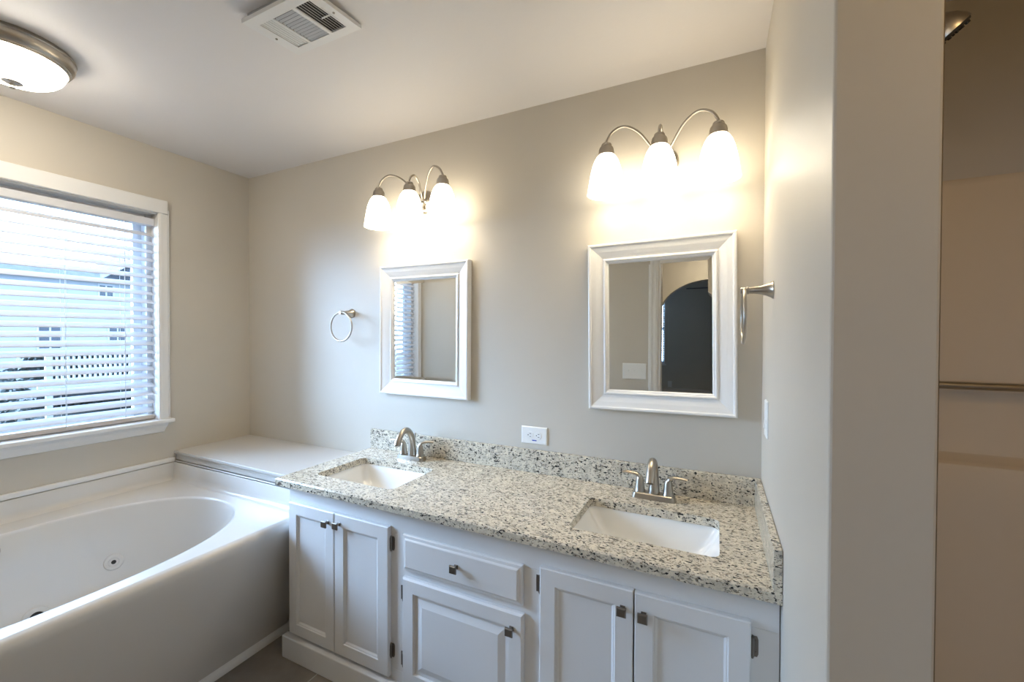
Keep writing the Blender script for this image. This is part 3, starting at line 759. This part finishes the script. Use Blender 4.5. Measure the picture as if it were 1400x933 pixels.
# ------------------------------------------------------------------ outside the window
GZ = -1.0
struct('ground', MB().box(-60, -3.2, -40, 60, GZ-.2, GZ), M['lawn'])
hx = -38.
h = thing('neighbor_house', 'pale sided house with a dark shingle roof beyond the yard', 'house', (hx-4, 9, GZ))
m = MB(); m.box(hx-8, hx, -2, 26, GZ, 5.25)
m.build('wall', M['siding'], h)
m = MB(); m.loft([[(hx+.5, -3, 5.1), (hx-4, -3, 6.35), (hx-8.5, -3, 5.1)], [(hx+.5, 26, 5.1), (hx-4, 26, 6.35), (hx-8.5, 26, 5.1)]], smooth=False); m.build('roof', M['roof'], h)
m = MB(); m.loft([[(hx+.6, 13.6, 5.1), (hx+.6, 20.5, 10.2), (hx+.6, 27.0, 5.1)], [(hx-8, 13.6, 5.1), (hx-8, 20.5, 10.2), (hx-8, 27.0, 5.1)]], smooth=False); m.build('gable_roof', M['roof'], h)
m = MB(); m.box(hx+.48, hx+.62, -3, 27, 4.98, 5.12); m.build('gutter', M['gutter'], h)
for (a, b, c, d) in ((10.85, 11.85, .50, 2.05), (14.25, 15.15, .75, 2.0), (13.75, 14.45, 4.0, 4.75), (6.2, 7.2, .5, 2.05), (5.0, 6.0, 3.4, 4.7)):
    m = MB(); m.box(hx, hx+.06, a-.1, b+.1, c-.1, c); m.box(hx, hx+.06, a-.1, b+.1, d, d+.12); m.box(hx, hx+.06, a-.1, a, c, d); m.box(hx, hx+.06, b, b+.1, c, d); m.box(hx, hx+.05, (a+b)/2-.04, (a+b)/2+.04, c, d)
    f = m.build('window_frame', M['house_trim'], h)
    MB().box(hx, hx+.02, a, b, c, d).build('window_pane', M['house_glass'], f)
# porch railing nearer the bathroom window
rx = -15.
rl = thing('porch_railing', 'white baluster porch railing seen between the blind slats', 'railing', (rx, 6, GZ))
MB().box(rx-.05, rx+.05, 4.25, 9.0, .86, .92).build('top_rail', M['rail'], rl)
MB().box(rx-.03, rx+.03, 4.25, 9.0, .04, .10).build('bottom_rail', M['rail'], rl)
for yp in (4.45, 6.3, 8.15): MB().box(rx-.05, rx+.05, yp-.06, yp+.06, GZ, .98).build('post', M['rail'], rl)
y = 4.60
while y < 8.9:
    if min(abs(y-6.3), abs(y-8.15)) > .08: MB().box(rx-.018, rx+.018, y-.02, y+.02, .10, .86).build('baluster', M['rail'], rl)
    y += .105
MB().box(rx-3, rx-.06, 4.25, 9.0, -.35, -.02).build('porch_floor', M['deckwood'], rl)
def shrub(x, y, r, hgt, label, seed):
    rnd = random.Random(seed); t = thing('shrub', label, 'shrub', (x, y, GZ), 'shrubs in the yard')
    m = MB()
    for k in range(700):
        a = rnd.uniform(0, 2*pi); u = rnd.uniform(0, 1)**.4; zz = rnd.uniform(.08, 1)
        rr_ = r*u*math.sqrt(max(.05, 1-(zz*1.05-.35)**2*1.2)); p = Vector((x+rr_*cos(a), y+rr_*sin(a), GZ+hgt*zz))
        e = Vector((rnd.gauss(0, 1), rnd.gauss(0, 1), rnd.gauss(0, 1))).normalized(); g_ = e.cross(Vector((rnd.gauss(0, 1), rnd.gauss(0, 1), .3))).normalized(); L_ = rnd.uniform(.05, .1)
        m.face(m.verts([p-e*L_, p+g_*L_*.45, p+e*L_, p-g_*L_*.45]))
    m.build('foliage', M['leaf'], t)
    m = MB()
    for k in range(6):
        a = 2*pi*k/6; m.tube([(x, y, GZ), (x+.5*r*cos(a), y+.5*r*sin(a), GZ+.6*hgt)], [.025, .008], n=6)
    m.build('stem', M['bark'], t)
for i, (x, y, r, hh, lb) in enumerate(((-14, 3.4, .55, 1.6, 'rounded green shrub left of the white porch railing'), (-11, 2.4, .6, .75, 'low shrub in the yard nearest the left picture edge'),
        (-9.3, 3.1, .5, .7, 'low shrub in the yard in front of the railing post'), (-11, 4.9, .55, .6, 'low shrub in the yard farthest right between the blind slats'))): shrub(x, y, r, hh, lb, i)
t = thing('hedge', 'dark clipped hedge behind the white porch railing', 'hedge', (-18.6, 6.9, GZ))
m = MB(); rnd = random.Random(5)
m.box(-19.2, -18.5, 5.0, 9.6, GZ, .70)
for k in range(2600):
    p = Vector((-18.48 + rnd.uniform(-.05, .15), rnd.uniform(4.9, 9.7), rnd.uniform(-.9, .76)))
    e = Vector((rnd.gauss(0, 1), rnd.gauss(0, 1), rnd.gauss(0, 1))).normalized(); g_ = e.cross(Vector((rnd.gauss(0, 1), .3, rnd.gauss(0, 1)))).normalized(); L_ = rnd.uniform(.06, .12)
    m.face(m.verts([p-e*L_, p+g_*L_*.5, p+e*L_, p-g_*L_*.5]))
m.build('foliage', M['leaf'], t)
def tree(x, y, hgt, seed, label):
    rnd = random.Random(seed); t = thing('bare_tree', label, 'tree', (x, y, GZ), 'bare trees outside the window')
    tr = MB(); br = MB()
    def grow(mb, p, d, L_, r, lev):
        q_ = p + d*L_; mid = p + d*L_*.5 + Vector((rnd.gauss(0, .04), rnd.gauss(0, .04), 0))*L_
        mb.tube([p, mid, q_], [r, r*.8, r*.6], n=5 if lev else 8)
        if lev >= 4: return
        for k in range(3 if lev < 2 else 2):
            nd = (d + Vector((rnd.gauss(0, .55), rnd.gauss(0, .55), rnd.gauss(.05, .35)))).normalized(); grow(br, q_, nd, L_*rnd.uniform(.6, .8), r*.58, lev+1)
    grow(tr, Vector((x, y, GZ)), Vector((0, 0, 1)), hgt*.33, .12, 0)
    tr.build('trunk', M['bark'], t); br.build('branches', M['bark'], t)
tree(-25, 13.2, 11, 3, 'bare tree at the right whose twigs cross the sky at the window top')
tree(-16, -4.5, 7, 11, 'bare tree seen in the smaller mirror through the blind, nearer one')
tree(-22, -9.5, 8, 15, 'bare tree seen in the smaller mirror through the blind, farther one')
